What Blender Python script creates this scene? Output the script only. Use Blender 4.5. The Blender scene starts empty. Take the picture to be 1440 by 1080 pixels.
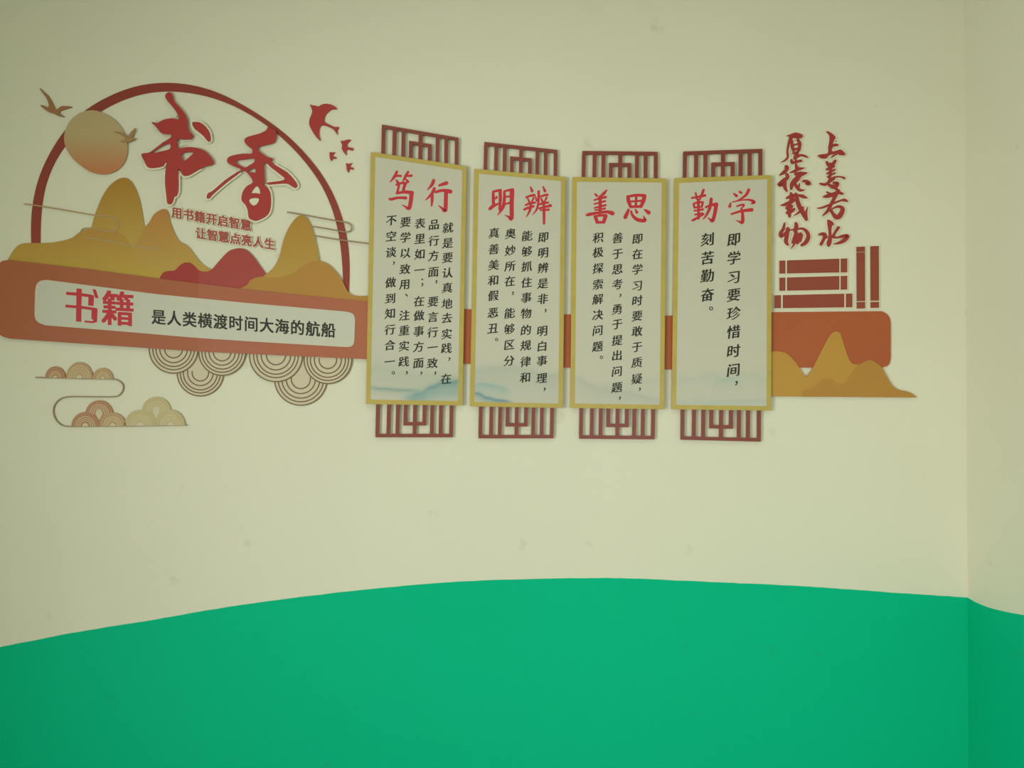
import bpy, math
from mathutils import Vector, Matrix
from mathutils.geometry import tessellate_polygon

S = bpy.context.scene
COL = S.collection

# ------------------------------------------------------------------ camera
FPX = 1130.0                       # focal length in pixels of the 1440 px wide frame
CAM = Vector((0.0, -3.0, 1.5))
PITCH, ROLL = math.radians(2.2), math.radians(0.93)
fwd = Vector((0, math.cos(PITCH), math.sin(PITCH)))
right0 = Vector((1, 0, 0))
up0 = right0.cross(fwd)
right = (right0 * math.cos(ROLL) + up0 * math.sin(ROLL)).normalized()
up = right.cross(fwd).normalized()
cd = bpy.data.cameras.new('camera')
cam = bpy.data.objects.new('camera', cd)
COL.objects.link(cam)
cam.matrix_world = Matrix(((right.x, up.x, -fwd.x, CAM.x), (right.y, up.y, -fwd.y, CAM.y),
                           (right.z, up.z, -fwd.z, CAM.z), (0, 0, 0, 1)))
cd.sensor_width = 36.0
cd.lens = 36.0 * FPX / 1440.0
cd.clip_start = 0.05
cd.dof.use_dof = True              # the phone's focus is a little soft on the wall
cd.dof.focus_distance = 2.2
cd.dof.aperture_fstop = 11.0
S.camera = cam

# ------------------------------------------------------------------ light
W = bpy.data.worlds.new('world'); S.world = W
W.use_nodes = True
W.node_tree.nodes['Background'].inputs[0].default_value = (0.80, 0.9, 1.0, 1)
W.node_tree.nodes['Background'].inputs[1].default_value = 0.6
S.view_settings.view_transform = 'Standard'
S.view_settings.look = 'None'
S.view_settings.gamma = 1.0
S.view_settings.use_curve_mapping = False
S.view_settings.exposure = -0.15

def area(name, loc, target, sx, sy, power, color, spread=180):
    l = bpy.data.lights.new(name, 'AREA')
    l.shape = 'RECTANGLE'; l.size = sx; l.size_y = sy; l.energy = power; l.color = color
    l.spread = math.radians(spread)
    o = bpy.data.objects.new(name, l); COL.objects.link(o)
    o.location = loc
    d = Vector(target) - Vector(loc)
    o.rotation_euler = d.to_track_quat('-Z', 'Y').to_euler()
    return o
TINT = (1.0, 0.968, 0.99)
area('window_daylight', (1.0, -4.88, 1.0), (1.1, 0, 0.6), 1.3, 1.2, 9, TINT, 80)
area('side_window_skylight', (-2.84, -3.70, 1.25), (0, -3.70, 1.25), 1.6, 1.4, 100, TINT)
area('side_window_fill', (-2.83, -3.70, 1.25), (1.8, -0.8, 0.8), 1.6, 1.4, 16, TINT, 100)  # extra fill lamp added in the same window to brighten the right corner
area('ceiling_lamp_light', (-0.25, -1.55, 3.22), (-0.25, -1.55, 0), 1.2, 0.16, 6, TINT)

def at(px, py, depth=0.0):
    """a point of the photograph on the vertical plane that lies `depth` in front of the back wall"""
    d = right * ((px - 720) / FPX) + up * ((540 - py) / FPX) + fwd
    t = (-depth - CAM.y) / d.y
    return CAM + d * t

# ------------------------------------------------------------------ materials
def lin(c):
    return tuple(((v / 255.0) / 12.92 if v <= 10 else ((v / 255.0 + 0.055) / 1.055) ** 2.4) for v in c) + (1,)

def material(name, rgb, rough=0.55, var=0.04, scale=14.0, spec=0.3, rgb2=None, z=None, bump=0.0, vcol=False):
    m = bpy.data.materials.new(name); m.use_nodes = True
    nt = m.node_tree; N = nt.nodes; L = nt.links
    b = N['Principled BSDF']
    b.inputs['Roughness'].default_value = rough
    b.inputs['Specular IOR Level'].default_value = spec
    tc = N.new('ShaderNodeTexCoord')
    no = N.new('ShaderNodeTexNoise'); no.inputs['Scale'].default_value = scale
    no.inputs['Detail'].default_value = 4
    L.new(tc.outputs['Object'], no.inputs['Vector'])
    base = None
    if vcol:
        a = N.new('ShaderNodeVertexColor'); a.layer_name = 'print'
        base = a.outputs['Color']
    elif rgb2 is not None:
        # printed gradient running along the plate (generated coordinates: fixed to the plate)
        sep = N.new('ShaderNodeSeparateXYZ'); L.new(tc.outputs['Generated'], sep.inputs[0])
        r = N.new('ShaderNodeValToRGB')
        r.color_ramp.elements[0].position = z[0]; r.color_ramp.elements[1].position = z[1]
        r.color_ramp.elements[0].color = lin(rgb); r.color_ramp.elements[1].color = lin(rgb2)
        L.new(sep.outputs[2], r.inputs[0]); base = r.outputs[0]
    mx = N.new('ShaderNodeMix'); mx.data_type = 'RGBA'; mx.blend_type = 'MULTIPLY'
    mx.inputs[0].default_value = 1.0
    if base is not None: L.new(base, mx.inputs[6])
    else: mx.inputs[6].default_value = lin(rgb)
    mr = N.new('ShaderNodeMapRange')
    mr.inputs[3].default_value = 1 - var * 1.5; mr.inputs[4].default_value = 1 + var * 1.5
    L.new(no.outputs[0], mr.inputs[0]); L.new(mr.outputs[0], mx.inputs[7])
    L.new(mx.outputs[2], b.inputs['Base Color'])
    if bump:
        n2 = N.new('ShaderNodeTexNoise'); n2.inputs['Scale'].default_value = 160
        L.new(tc.outputs['Object'], n2.inputs['Vector'])
        bp = N.new('ShaderNodeBump'); bp.inputs['Strength'].default_value = bump; bp.inputs['Distance'].default_value = 0.002
        L.new(n2.outputs[0], bp.inputs['Height']); L.new(bp.outputs[0], b.inputs['Normal'])
    return m

def paint(name, rgb, dirt, amount, rough, bump=0.25, spec=0.3):
    """emulsion wall paint: slow mottling, faint roller stipple, a few rubbed marks"""
    m = bpy.data.materials.new(name); m.use_nodes = True
    nt = m.node_tree; N = nt.nodes; L = nt.links
    b = N['Principled BSDF']; b.inputs['Roughness'].default_value = rough
    b.inputs['Specular IOR Level'].default_value = spec
    tc = N.new('ShaderNodeTexCoord')
    def noise(scale, detail=3):
        n = N.new('ShaderNodeTexNoise'); n.inputs['Scale'].default_value = scale; n.inputs['Detail'].default_value = detail
        L.new(tc.outputs['Object'], n.inputs['Vector']); return n
    n1 = noise(1.7); n2 = noise(8.5, 6); n3 = noise(140)
    mr = N.new('ShaderNodeMapRange'); mr.inputs[3].default_value = 0.965; mr.inputs[4].default_value = 1.035
    L.new(n1.outputs[0], mr.inputs[0])
    mx = N.new('ShaderNodeMix'); mx.data_type = 'RGBA'; mx.blend_type = 'MULTIPLY'; mx.inputs[0].default_value = 1
    mx.inputs[6].default_value = lin(rgb); L.new(mr.outputs[0], mx.inputs[7])
    r = N.new('ShaderNodeMapRange'); r.inputs[1].default_value = 0.67; r.inputs[2].default_value = 0.78
    r.inputs[3].default_value = 0; r.inputs[4].default_value = amount
    L.new(n2.outputs[0], r.inputs[0])
    m2 = N.new('ShaderNodeMix'); m2.data_type = 'RGBA'
    L.new(r.outputs[0], m2.inputs[0]); L.new(mx.outputs[2], m2.inputs[6]); m2.inputs[7].default_value = lin(dirt)
    L.new(m2.outputs[2], b.inputs['Base Color'])
    bp = N.new('ShaderNodeBump'); bp.inputs['Strength'].default_value = bump; bp.inputs['Distance'].default_value = 0.001
    L.new(n3.outputs[0], bp.inputs['Height']); L.new(bp.outputs[0], b.inputs['Normal'])
    return m

M = {}
def mats():
    M['cream'] = paint('cream wall paint', (221, 221, 196), (175, 172, 140), 0.35, 0.6)
    M['green'] = paint('green wall paint', (0, 186, 136), (50, 128, 100), 0.30, 0.7, spec=0.1)
    M['floor'] = material('floor tile', (170, 165, 150), 0.35)
    M['ceiling'] = material('ceiling white', (190, 192, 180), 0.8)
    M['ring'] = material('ring brown', (143, 62, 48), var=0.10, scale=5)
    M['sun'] = material('sun print', (190, 124, 78), 0.5, 0.02, rgb2=(184, 164, 118), z=(0.05, 0.62))
    M['hill_far'] = material('far gold hill print', (190, 165, 78), 0.5, 0.02, rgb2=(171, 126, 44), z=(0.1, 0.95))
    M['hill_mid'] = material('orange hill print', (185, 158, 72), 0.5, 0.02, rgb2=(182, 128, 62), z=(0.1, 0.95))
    M['hill_near'] = material('near gold hill print', (188, 158, 62), 0.5, 0.02, rgb2=(180, 137, 60), z=(0.1, 0.95))
    M['hill_r'] = material('ochre hill print', (187, 143, 62), 0.5, 0.03)
    M['hill_r2'] = material('dark ochre hill print', (178, 132, 58), 0.5, 0.03)
    M['hill_gold'] = material('right gold hill print', (184, 150, 66), 0.5, 0.02, rgb2=(175, 134, 50), z=(0.1, 0.95))
    M['red_hill'] = material('crimson hill print', (162, 54, 48), 0.5, 0.02)
    M['red_hill2'] = material('soft crimson hill print', (167, 70, 60), 0.5, 0.02)
    M['banner'] = material('rust banner print', (168, 96, 60), 0.5, 0.03, scale=3)
    M['banner2'] = material('lighter rust banner print', (172, 101, 70), 0.5, 0.03, scale=3)
    M['rust'] = material('rust band print', (171, 90, 50), 0.5, 0.04, scale=3)
    M['panel'] = material('off white panel', (200, 200, 180), 0.45, 0.01)
    M['back'] = material('cream board', (226, 226, 196), 0.5, 0.01)
    M['red'] = material('crimson acrylic', (170, 60, 55), 0.4, 0.02)
    M['red_ink'] = material('red ink', (192, 50, 56), 0.5, 0.02)
    M['slogan'] = material('rust lettering', (166, 82, 68), 0.5, 0.02)
    M['callig'] = material('crimson lettering', (158, 56, 50), 0.5, 0.03)
    M['black'] = material('black ink', (42, 44, 30), 0.5, 0.02)
    M['lattice'] = material('dark red lacquer', (132, 66, 53), 0.4, 0.05, scale=6)
    M['gold'] = material('gold frame', (184, 165, 82), 0.4, 0.10, scale=18)
    M['print'] = material('watercolour print', (0, 0, 0), 0.5, 0.01, vcol=True)
    M['cord'] = material('tan line', (176, 150, 106), 0.5, 0.03)
    M['cord2'] = material('olive tan line', (150, 132, 96), 0.5, 0.03)
    M['fan'] = material('cream fan board', (204, 196, 164), 0.5, 0.02)
    M['fan_line'] = material('brown fan line', (120, 96, 66), 0.5, 0.04)
    M['bird'] = material('bronze bird', (158, 112, 74), 0.5, 0.08, scale=20)
    M['birdsun'] = material('ochre bird', (160, 126, 82), 0.5, 0.08, scale=20)
    M['book'] = material('brick red book', (146, 72, 52), 0.5, 0.08, scale=7)
    M['cl1'] = material('bronze cloud print', (176, 130, 92), 0.5, 0.06)
    M['cl2'] = material('pale bronze cloud print', (184, 152, 108), 0.5, 0.04)
    M['cl3'] = material('olive cloud print', (190, 176, 128), 0.5, 0.04)
    M['clline'] = material('pale cloud line', (206, 194, 152), 0.5, 0.02)
    M['metal'] = material('painted metal', (210, 212, 210), 0.4)
mats()

# ------------------------------------------------------------------ builders
def tag(o, label=None, cat=None, group=None, kind=None):
    if label: o['label'] = label
    if cat: o['category'] = cat
    if group: o['group'] = group
    if kind: o['kind'] = kind
    return o

def thing(name, px, py, label, cat, group=None):
    o = bpy.data.objects.new(name, None); COL.objects.link(o)
    o.empty_display_size = 0.05
    o.location = at(px, py, 0.0)
    return tag(o, label, cat, group)

def crom(pts, n=5, closed=True):
    """Catmull-Rom through the points"""
    out = []; k = len(pts)
    rng = range(k) if closed else range(k - 1)
    for i in rng:
        g = (lambda j: pts[j % k]) if closed else (lambda j: pts[min(max(j, 0), k - 1)])
        p0, p1, p2, p3 = g(i - 1), g(i), g(i + 1), g(i + 2)
        for s in range(n):
            t = s / n
            out.append(tuple(0.5 * ((2 * b) + (c - a) * t + (2 * a - 5 * b + 4 * c - d) * t * t + (3 * b - a - 3 * c + d) * t ** 3)
                             for a, b, c, d in zip(p0, p1, p2, p3)))
    if not closed: out.append(tuple(pts[-1]))
    return out

def zoomed(x0, y0, s, pts):
    return [(x0 + p[0] / s, y0 + p[1] / s) + tuple(w / s for w in p[2:]) for p in pts]

def area2(p):
    return sum(p[i][0] * p[(i + 1) % len(p)][1] - p[(i + 1) % len(p)][0] * p[i][1] for i in range(len(p))) / 2

def grow(p, d):
    """outline pushed outward by d pixels"""
    s = 1 if area2(p) > 0 else -1
    n = len(p); out = []
    for i in range(n):
        a, b, c = p[i - 1], p[i], p[(i + 1) % n]
        e1 = (b[0] - a[0], b[1] - a[1]); e2 = (c[0] - b[0], c[1] - b[1])
        l1 = math.hypot(*e1) or 1e-6; l2 = math.hypot(*e2) or 1e-6
        nx = (e1[1] / l1 + e2[1] / l2); ny = -(e1[0] / l1 + e2[0] / l2)
        l = math.hypot(nx, ny) or 1e-6
        out.append((b[0] + s * d * nx / l, b[1] + s * d * ny / l))
    return out

GLYPH = {}
def glyph(ch, bold):
    k = (ch, bold)
    if k not in GLYPH:
        c = bpy.data.curves.new('glyph', 'FONT'); c.body = ch; c.size = 1; c.offset = bold
        c.resolution_u = 3; c.dimensions = '2D'; c.fill_mode = 'BOTH'
        o = bpy.data.objects.new('glyph', c); COL.objects.link(o)
        bpy.context.view_layer.update()
        m = bpy.data.meshes.new_from_object(o)
        GLYPH[k] = ([(v.co.x, v.co.y) for v in m.vertices], [tuple(p.vertices) for p in m.polygons])
        bpy.data.objects.remove(o); bpy.data.curves.remove(c); bpy.data.meshes.remove(m)
    return GLYPH[k]

DS = 0.62     # the boards are about this share as thick as the layer table below says
class MB:
    def __init__(s): s.v = []; s.f = []; s.mi = []; s.cur = 0
    def shell(s, pts, faces, d0, d1, outline=None):
        """pts on plane d1 (front), faces index them; sides go straight back to d0"""
        n0 = len(s.v)
        d1 *= DS
        if d0 is not None: d0 *= DS
        front = [at(p[0], p[1], d1) for p in pts]
        s.v += front
        def oriented(f):
            a, b, c = (front[f[0]], front[f[1]], front[f[2]])
            ny = 0
            for i in range(len(f)):
                p, q = front[f[i]], front[f[(i + 1) % len(f)]]
                ny += p.z * q.x - q.z * p.x
            return f if ny < 0 else tuple(reversed(f))
        fs = [oriented(f) for f in faces]
        s.f += [tuple(i + n0 for i in f) for f in fs]; s.mi += [s.cur] * len(fs)
        if d0 is None: return
        edges = {}
        for f in fs:
            for i in range(len(f)):
                a, b = f[i], f[(i + 1) % len(f)]
                if (b, a) in edges: del edges[(b, a)]
                else: edges[(a, b)] = 1
        back = {}
        for a, b in edges:
            for i in (a, b):
                if i not in back:
                    back[i] = len(s.v); s.v.append(Vector((front[i].x, -d0, front[i].z)))
            s.f.append((b + n0, a + n0, back[a], back[b])); s.mi.append(s.cur)
    def poly(s, pts, d0, d1, holes=()):
        loops = [list(p[:2] for p in pts)] + [list(p[:2] for p in h) for h in holes]
        tris = tessellate_polygon([[Vector((p[0], p[1], 0)) for p in l] for l in loops])
        s.shell([p for l in loops for p in l], [tuple(t) for t in tris], d0, d1)
    def strip(s, L, R, d0, d1, closed=False):
        n = len(L); pts = list(L) + list(R)
        fs = [(i, (i + 1) % n, n + (i + 1) % n, n + i) for i in range(n if closed else n - 1)]
        s.shell(pts, fs, d0, d1)
    def ribbon(s, pts, d0, d1, extra=0.0, n=4, cap=True):
        """brush stroke: (x, y, width) points"""
        if len(pts) > 2: q = crom(pts, n, False)
        else:
            a, b = pts; q = [tuple(u + (v - u) * t / 3 for u, v in zip(a, b)) for t in range(4)]
        L = []; R = []
        m = len(q)
        for i in range(m):
            a = q[max(i - 1, 0)]; b = q[min(i + 1, m - 1)]
            dx, dy = b[0] - a[0], b[1] - a[1]; l = math.hypot(dx, dy) or 1e-6
            dx /= l; dy /= l
            w = max(q[i][2], 0.25) / 2 + extra
            if i == 0 and cap:
                x, y = q[0][0] - dx * w * 0.7, q[0][1] - dy * w * 0.7
                L.append((x - dy * w * 0.45, y + dx * w * 0.45)); R.append((x + dy * w * 0.45, y - dx * w * 0.45))
            L.append((q[i][0] - dy * w, q[i][1] + dx * w)); R.append((q[i][0] + dy * w, q[i][1] - dx * w))
            if i == m - 1 and cap:
                x, y = q[i][0] + dx * w * 0.7, q[i][1] + dy * w * 0.7
                L.append((x - dy * w * 0.45, y + dx * w * 0.45)); R.append((x + dy * w * 0.45, y - dx * w * 0.45))
        s.strip(L, R, d0, d1)
    def ring(s, cx, cy, rx, ry, w, d0, d1, a0=0, a1=360, n=40):
        q = []
        for i in range(n + 1):
            a = math.radians(a0 + (a1 - a0) * i / n)
            q.append((math.cos(a), math.sin(a)))
        full = abs(a1 - a0) >= 360
        if full: q = q[:-1]
        L = [(cx + c * (rx + w / 2), cy - e * (ry + w / 2)) for c, e in q]
        R = [(cx + c * (rx - w / 2), cy - e * (ry - w / 2)) for c, e in q]
        s.strip(L, R, d0, d1, closed=full)
    def glyph(s, ch, cx, cy, w, h, d0, d1, bold=0.0, slope=0.0, lean=0.0, kai=0.0):
        """character centred on its em box at (cx, cy), em w x h pixels"""
        V, F = glyph(ch, 0.0)
        if ch in '，。；、':
            xs = [p[0] for p in V]; ys = [p[1] for p in V]
            ox, oy = (min(xs) + max(xs)) / 2, (min(ys) + max(ys)) / 2
        else: ox, oy = 0.5, 0.36
        pts = []
        for x, y in V:
            u, v = x - ox, y - oy
            if kai:
                # handwritten look: the strokes climb to the right, feet spread a little
                v2 = v + kai * u * (1 if ch not in '，。；、' else 0)
                u2 = u * (1 + 0.10 * (-v)) + kai * 0.25 * math.sin(3 * v)
                u, v = u2, v2
            pts.append((cx + u * w - v * lean * w, cy - v * h + u * slope * w))
        if bold:      # heavier face: the same glyph laid a hair off centre, round or along a slanted nib
            k = 0
            sh = [(-1, .5), (1, -.5), (-.5, .25), (.5, -.25)] if kai else [(-1, -.7), (1, -.7), (-1, .7), (1, .7)]
            if bold > 0.06: sh = [(math.cos(a * math.pi / 6), math.sin(a * math.pi / 6)) for a in range(12)]
            for ox, oy in sh:
                k += 1
                s.shell([(x + ox * bold * w, y + oy * bold * w) for x, y in pts], F, d0, d1 + 0.00001 * k)
        s.shell(pts, F, d0, d1 + (0.00005 if bold else 0))
    def build(s, name, mat, parent=None, label=None):
        me = bpy.data.meshes.new(name)
        off = parent_world(parent)
        me.from_pydata([tuple(v - off) for v in s.v], [], s.f)
        for m in (mat if isinstance(mat, (list, tuple)) else [mat]): me.materials.append(m)
        if isinstance(mat, (list, tuple)): me.polygons.foreach_set('material_index', s.mi)
        me.update()
        o = bpy.data.objects.new(name, me); COL.objects.link(o)
        if parent is not None: o.parent = parent
        if label: o['label'] = label
        return o

def parent_world(p):
    v = Vector((0, 0, 0))
    while p is not None:
        v += p.location; p = p.parent
    return v

def plate(name, mat, pts, d0, d1, parent, holes=(), label=None):
    b = MB(); b.poly(pts, d0, d1, holes); return b.build(name, mat, parent, label)

def lerp(a, b, t): return (a[0] + (b[0] - a[0]) * t, a[1] + (b[1] - a[1]) * t)
def quadpt(q, u, v):       # q = TL, TR, BR, BL
    return lerp(lerp(q[0], q[1], u), lerp(q[3], q[2], u), v)

# ------------------------------------------------------------------ room shell
XL, XC, YR, ZC = -2.9, at(1359.5, 600).x, -5.0, 3.3
ZOFF = {}
def struct(name, verts, faces, mlist, idx=None):
    me = bpy.data.meshes.new(name); me.from_pydata([tuple(v) for v in verts], [], faces)
    for m in mlist: me.materials.append(m)
    if idx: me.polygons.foreach_set('material_index', idx)
    o = bpy.data.objects.new(name, me); COL.objects.link(o); o['kind'] = 'structure'; return o

edge_px = [(0, 910), (60, 898), (116.7, 887.3), (220, 870.7), (300, 856.7), (366.7, 846.7), (480, 832.7), (580, 822.7),
           (666.7, 816.7), (780, 813.5), (850, 812.7), (900, 813.8), (980, 817.5), (1060, 821), (1140, 825), (1200, 829.2),
           (1280, 835), (1340, 838.8)]
import random
rnd = random.Random(4)
edge = crom(edge_px, 8, False)
E = []
for i, p in enumerate(edge):
    v = at(p[0], p[1] + rnd.uniform(-0.25, 0.25)); E.append((v.x, v.z))
E = [(XL, E[0][1] - 0.30), (E[0][0] - 0.5, E[0][1] - 0.10)] + E + [(XC, at(1359.5, 840.2).z)]
# back wall: cream above the painted curve, green below
V = []; F = []; I = []
for i, (x, z) in enumerate(E): V += [(x, 0, 0), (x, 0, z), (x, 0, ZC)]
for i in range(len(E) - 1):
    a = 3 * i; F += [(a, a + 3, a + 4, a + 1), (a + 1, a + 4, a + 5, a + 2)]; I += [1, 0]
struct('wall_back', V, F, [M['cream'], M['green']], I)
# right wall runs from the corner towards the camera; the green hill goes on down across it
def on_right(px, py):
    d = right * ((px - 720) / FPX) + up * ((540 - py) / FPX) + fwd
    t = (XC - CAM.x) / d.x; v = CAM + d * t
    return v.y, v.z
R = [(0.0, E[-1][1])] + [on_right(*p) for p in crom([(1366, 843.5), (1377, 849), (1393, 855), (1417, 860.8), (1440, 865)], 4, False)]
R += [(-0.75, R[-1][1] + 0.015), (-1.3, R[-1][1] + 0.10), (-2.2, R[-1][1] + 0.22), (-3.6, R[-1][1] + 0.12), (YR, R[-1][1] - 0.1)]
V = []; F = []; I = []
for y, z in R: V += [(XC, y, 0), (XC, y, z), (XC, y, ZC)]
for i in range(len(R) - 1):
    a = 3 * i; F += [(a, a + 3, a + 4, a + 1), (a + 1, a + 4, a + 5, a + 2)]; I += [1, 0]
struct('wall_right', V, F, [M['cream'], M['green']], I)
ly0, ly1, lz0, lz1 = -4.55, -2.85, 0.55, 2.15
g = [YR, ly0, ly1, 0]; h = [0, lz0, lz1, ZC]
V = [(XL, y, z) for z in h for y in g]
F = [(4 * j + i, 4 * j + i + 1, 4 * j + i + 5, 4 * j + i + 4) for j in range(3) for i in range(3) if not (i == 1 and j == 1)]
struct('wall_left', V, F, [M['cream'], M['green']], [1, 1, 1, 0, 0, 0, 0, 0])
struct('floor', [(XL, YR, 0), (XC, YR, 0), (XC, 0, 0), (XL, 0, 0)], [(0, 1, 2, 3)], [M['floor']])
struct('ceiling', [(XL, YR, ZC), (XL, 0, ZC), (XC, 0, ZC), (XC, YR, ZC)], [(0, 1, 2, 3)], [M['ceiling']])
# wall behind the camera with its window opening
wx0, wx1, wz0, wz1 = -0.15, 1.65, 0.45, 1.85
wx1 = min(wx1, XC - 0.05)
g = [XL, wx0, wx1, XC]; h = [0, wz0, wz1, ZC]
V = [(x, YR, z) for z in h for x in g]
F = [(4 * j + i, 4 * j + i + 4, 4 * j + i + 5, 4 * j + i + 1) for j in range(3) for i in range(3) if not (i == 1 and j == 1)]
struct('wall_rear', V, F, [M['cream']])
def boxes(bs):
    V = []; F = []
    for x0, y0, z0, x1, y1, z1 in bs:
        n = len(V)
        V += [(x0, y0, z0), (x1, y0, z0), (x1, y1, z0), (x0, y1, z0), (x0, y0, z1), (x1, y0, z1), (x1, y1, z1), (x0, y1, z1)]
        F += [tuple(n + i for i in f) for f in ((0, 3, 2, 1), (4, 5, 6, 7), (0, 1, 5, 4), (1, 2, 6, 5), (2, 3, 7, 6), (3, 0, 4, 7))]
    return V, F
t = 0.05
wm = (wx0 + wx1) / 2
V, F = boxes([(wx0, YR - .06, wz0, wx0 + t, YR + .02, wz1), (wx1 - t, YR - .06, wz0, wx1, YR + .02, wz1),
              (wx0, YR - .06, wz0, wx1, YR + .02, wz0 + t), (wx0, YR - .06, wz1 - t, wx1, YR + .02, wz1),
              (wm - t / 2, YR - .05, wz0, wm + t / 2, YR + .01, wz1)])
struct('window_1', V, F, [M['metal']])
lm = (ly0 + ly1) / 2
V, F = boxes([(XL - .06, ly0, lz0, XL + .02, ly0 + t, lz1), (XL - .06, ly1 - t, lz0, XL + .02, ly1, lz1),
              (XL - .06, ly0, lz0, XL + .02, ly1, lz0 + t), (XL - .06, ly0, lz1 - t, XL + .02, ly1, lz1),
              (XL - .05, lm - t / 2, lz0, XL + .01, lm + t / 2, lz1)])
struct('window_2', V, F, [M['metal']])
# the ceiling lamp that throws the plates' soft shadows
em = bpy.data.materials.new('lamp tube'); em.use_nodes = True
em.node_tree.nodes['Principled BSDF'].inputs['Emission Color'].default_value = (1, 1, .92, 1)
em.node_tree.nodes['Principled BSDF'].inputs['Emission Strength'].default_value = 1.5
V, F = boxes([(-0.9, -1.65, 3.25, 0.4, -1.45, 3.299)])
o = struct('ceiling_light', V, F, [M['metal']])
del o['kind']; tag(o, 'long white tube light fixed to the ceiling above the scrolls', 'lamp')
V, F = boxes([(-0.85, -1.59, 3.23, 0.35, -1.51, 3.25)])
me = bpy.data.meshes.new('lamp_tube'); me.from_pydata(V, [], F); me.materials.append(em)
q = bpy.data.objects.new('lamp_tube', me); COL.objects.link(q); q.parent = o

# depth layers in front of the wall (metres)
G = 0.001

# ------------------------------------------------------------------ arched ring
outer = [(44, 346), (42.3, 325), (42.4, 306), (47, 275), (56.4, 240), (88.5, 184), (118.6, 153.5), (159, 132), (187, 120.4), (233, 114.6),
         (275, 119.3), (296.7, 125), (327.8, 139), (374.4, 167.5), (397.8, 184), (430.8, 216), (460, 254), (473, 280), (482.5, 307),
         (491, 345), (492.3, 374), (490.6, 412)]
inner = [(56.5, 346), (56, 325), (56.8, 306), (60.5, 270), (72, 234), (89.4, 207), (112, 178), (140, 156), (179, 137), (214, 128),
         (238, 127), (273, 130.6), (304.4, 138), (331.7, 149.5), (355, 162), (386, 184), (413, 208.5), (436.7, 236.5), (458, 268.5),
         (473, 311), (480.4, 353), (483, 412)]
t = thing('arched_ring', 233, 345, 'large dark red circular hoop framing the sun and the two big red characters', 'wall decoration')
def resample(p, n):
    q = crom(p, 8, False); d = [0]
    for i in range(1, len(q)): d.append(d[-1] + math.hypot(q[i][0] - q[i-1][0], q[i][1] - q[i-1][1]))
    out = []; j = 0
    for k in range(n):
        s = d[-1] * k / (n - 1)
        while j < len(q) - 2 and d[j + 1] < s: j += 1
        out.append(lerp(q[j], q[j + 1], (s - d[j]) / ((d[j + 1] - d[j]) or 1)))
    return out
def smooth(p, n):
    for _ in range(n):
        p = [p[0]] + [((a[0] + 2 * b2[0] + c[0]) / 4, (a[1] + 2 * b2[1] + c[1]) / 4) for a, b2, c in zip(p, p[1:], p[2:])] + [p[-1]]
    return p
b = MB(); b.strip(smooth(resample(outer, 90), 16), smooth(resample(inner, 90), 16), G, 0.005); b.build('hoop', M['ring'], t)

# ------------------------------------------------------------------ sun and brown birds
sun = crom(zoomed(0, 100, 5.143, [(463, 480), (490, 385), (560, 312), (660, 283), (760, 308), (850, 375), (903, 460), (922, 570), (892, 670), (820, 730),
                                 (735, 746), (640, 720), (540, 645), (482, 565)]), 5)
t = thing('sun_disc', 135, 245, 'tan round sun disc fading to orange at its foot, over the ring', 'wall decoration')
plate('disc', M['sun'], sun, 0.0055, 0.012, t)
bird1 = crom(zoomed(0, 100, 5.143, [(283, 120), (305, 140), (340, 170), (365, 205), (385, 245), (408, 278), (445, 253), (520, 258), (470, 275), (428, 292),
                                   (440, 312), (465, 330), (420, 322), (385, 305), (345, 292), (290, 248), (318, 250), (345, 262), (352, 240), (335, 195), (305, 155)]), 3)
t = thing('bird', 77, 164, 'thin bronze bird cutout flying upper left, outside the ring', 'wall decoration', 'bronze bird cutouts')
plate('bird_body', M['bird'], bird1, G, 0.010, t)
bird2 = crom(zoomed(0, 100, 5.143, [(822, 437), (850, 437), (885, 447), (910, 462), (926, 476), (942, 445), (980, 410), (968, 450), (955, 482), (985, 488),
                                   (940, 510), (915, 516), (870, 508), (905, 492), (893, 470), (862, 452)]), 3)
t = thing('bird', 177, 200, 'small ochre bird cutout flying across the right rim of the sun', 'wall decoration', 'bronze bird cutouts')
plate('bird_body', M['birdsun'], bird2, 0.0125, 0.018, t)

# ------------------------------------------------------------------ left golden hills
t = thing('golden_hills', 170, 385, 'group of gold and orange hills below the sun on the left', 'wall decoration')
far = crom([(122, 336), (128.5, 319), (132, 306), (137, 292), (144, 276), (155.5, 259.5), (172, 250), (184.7, 255.5), (194.4, 275), (199.5, 296.4), (203, 318), (212, 345)], 5, False) + [(212, 388), (122, 378)]
plate('hill', M['hill_far'], far, 0.0055, 0.0078, t, label='tallest hill, rounded gold peak')
mid = crom([(186, 352), (196, 334), (204, 319.5), (210, 312), (217, 301), (228.5, 294), (236, 297.5), (241, 317), (251, 337.5), (264.4, 346), (276, 361), (284, 370.5),
            (292, 376), (302, 381)], 5, False) + [(302, 400), (186, 384)]
plate('hill', M['hill_mid'], mid, 0.0055, 0.0082, t, label='orange gold middle hill')
near = crom([(9, 368), (13, 361), (17.5, 354), (25, 345.5), (35, 342), (56.4, 341.8), (70, 341.3), (83.6, 339.3), (101, 334.4), (114.7, 325), (136, 320), (161.4, 324.7), (175, 332.5),
             (186.7, 350), (196.4, 368), (212, 377.5), (226, 380), (243, 381)], 5, False) + [(243, 396), (100, 384), (9, 372)]
plate('hill', M['hill_near'], near, 0.0055, 0.0086, t, label='long low gold hill in front')

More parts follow.
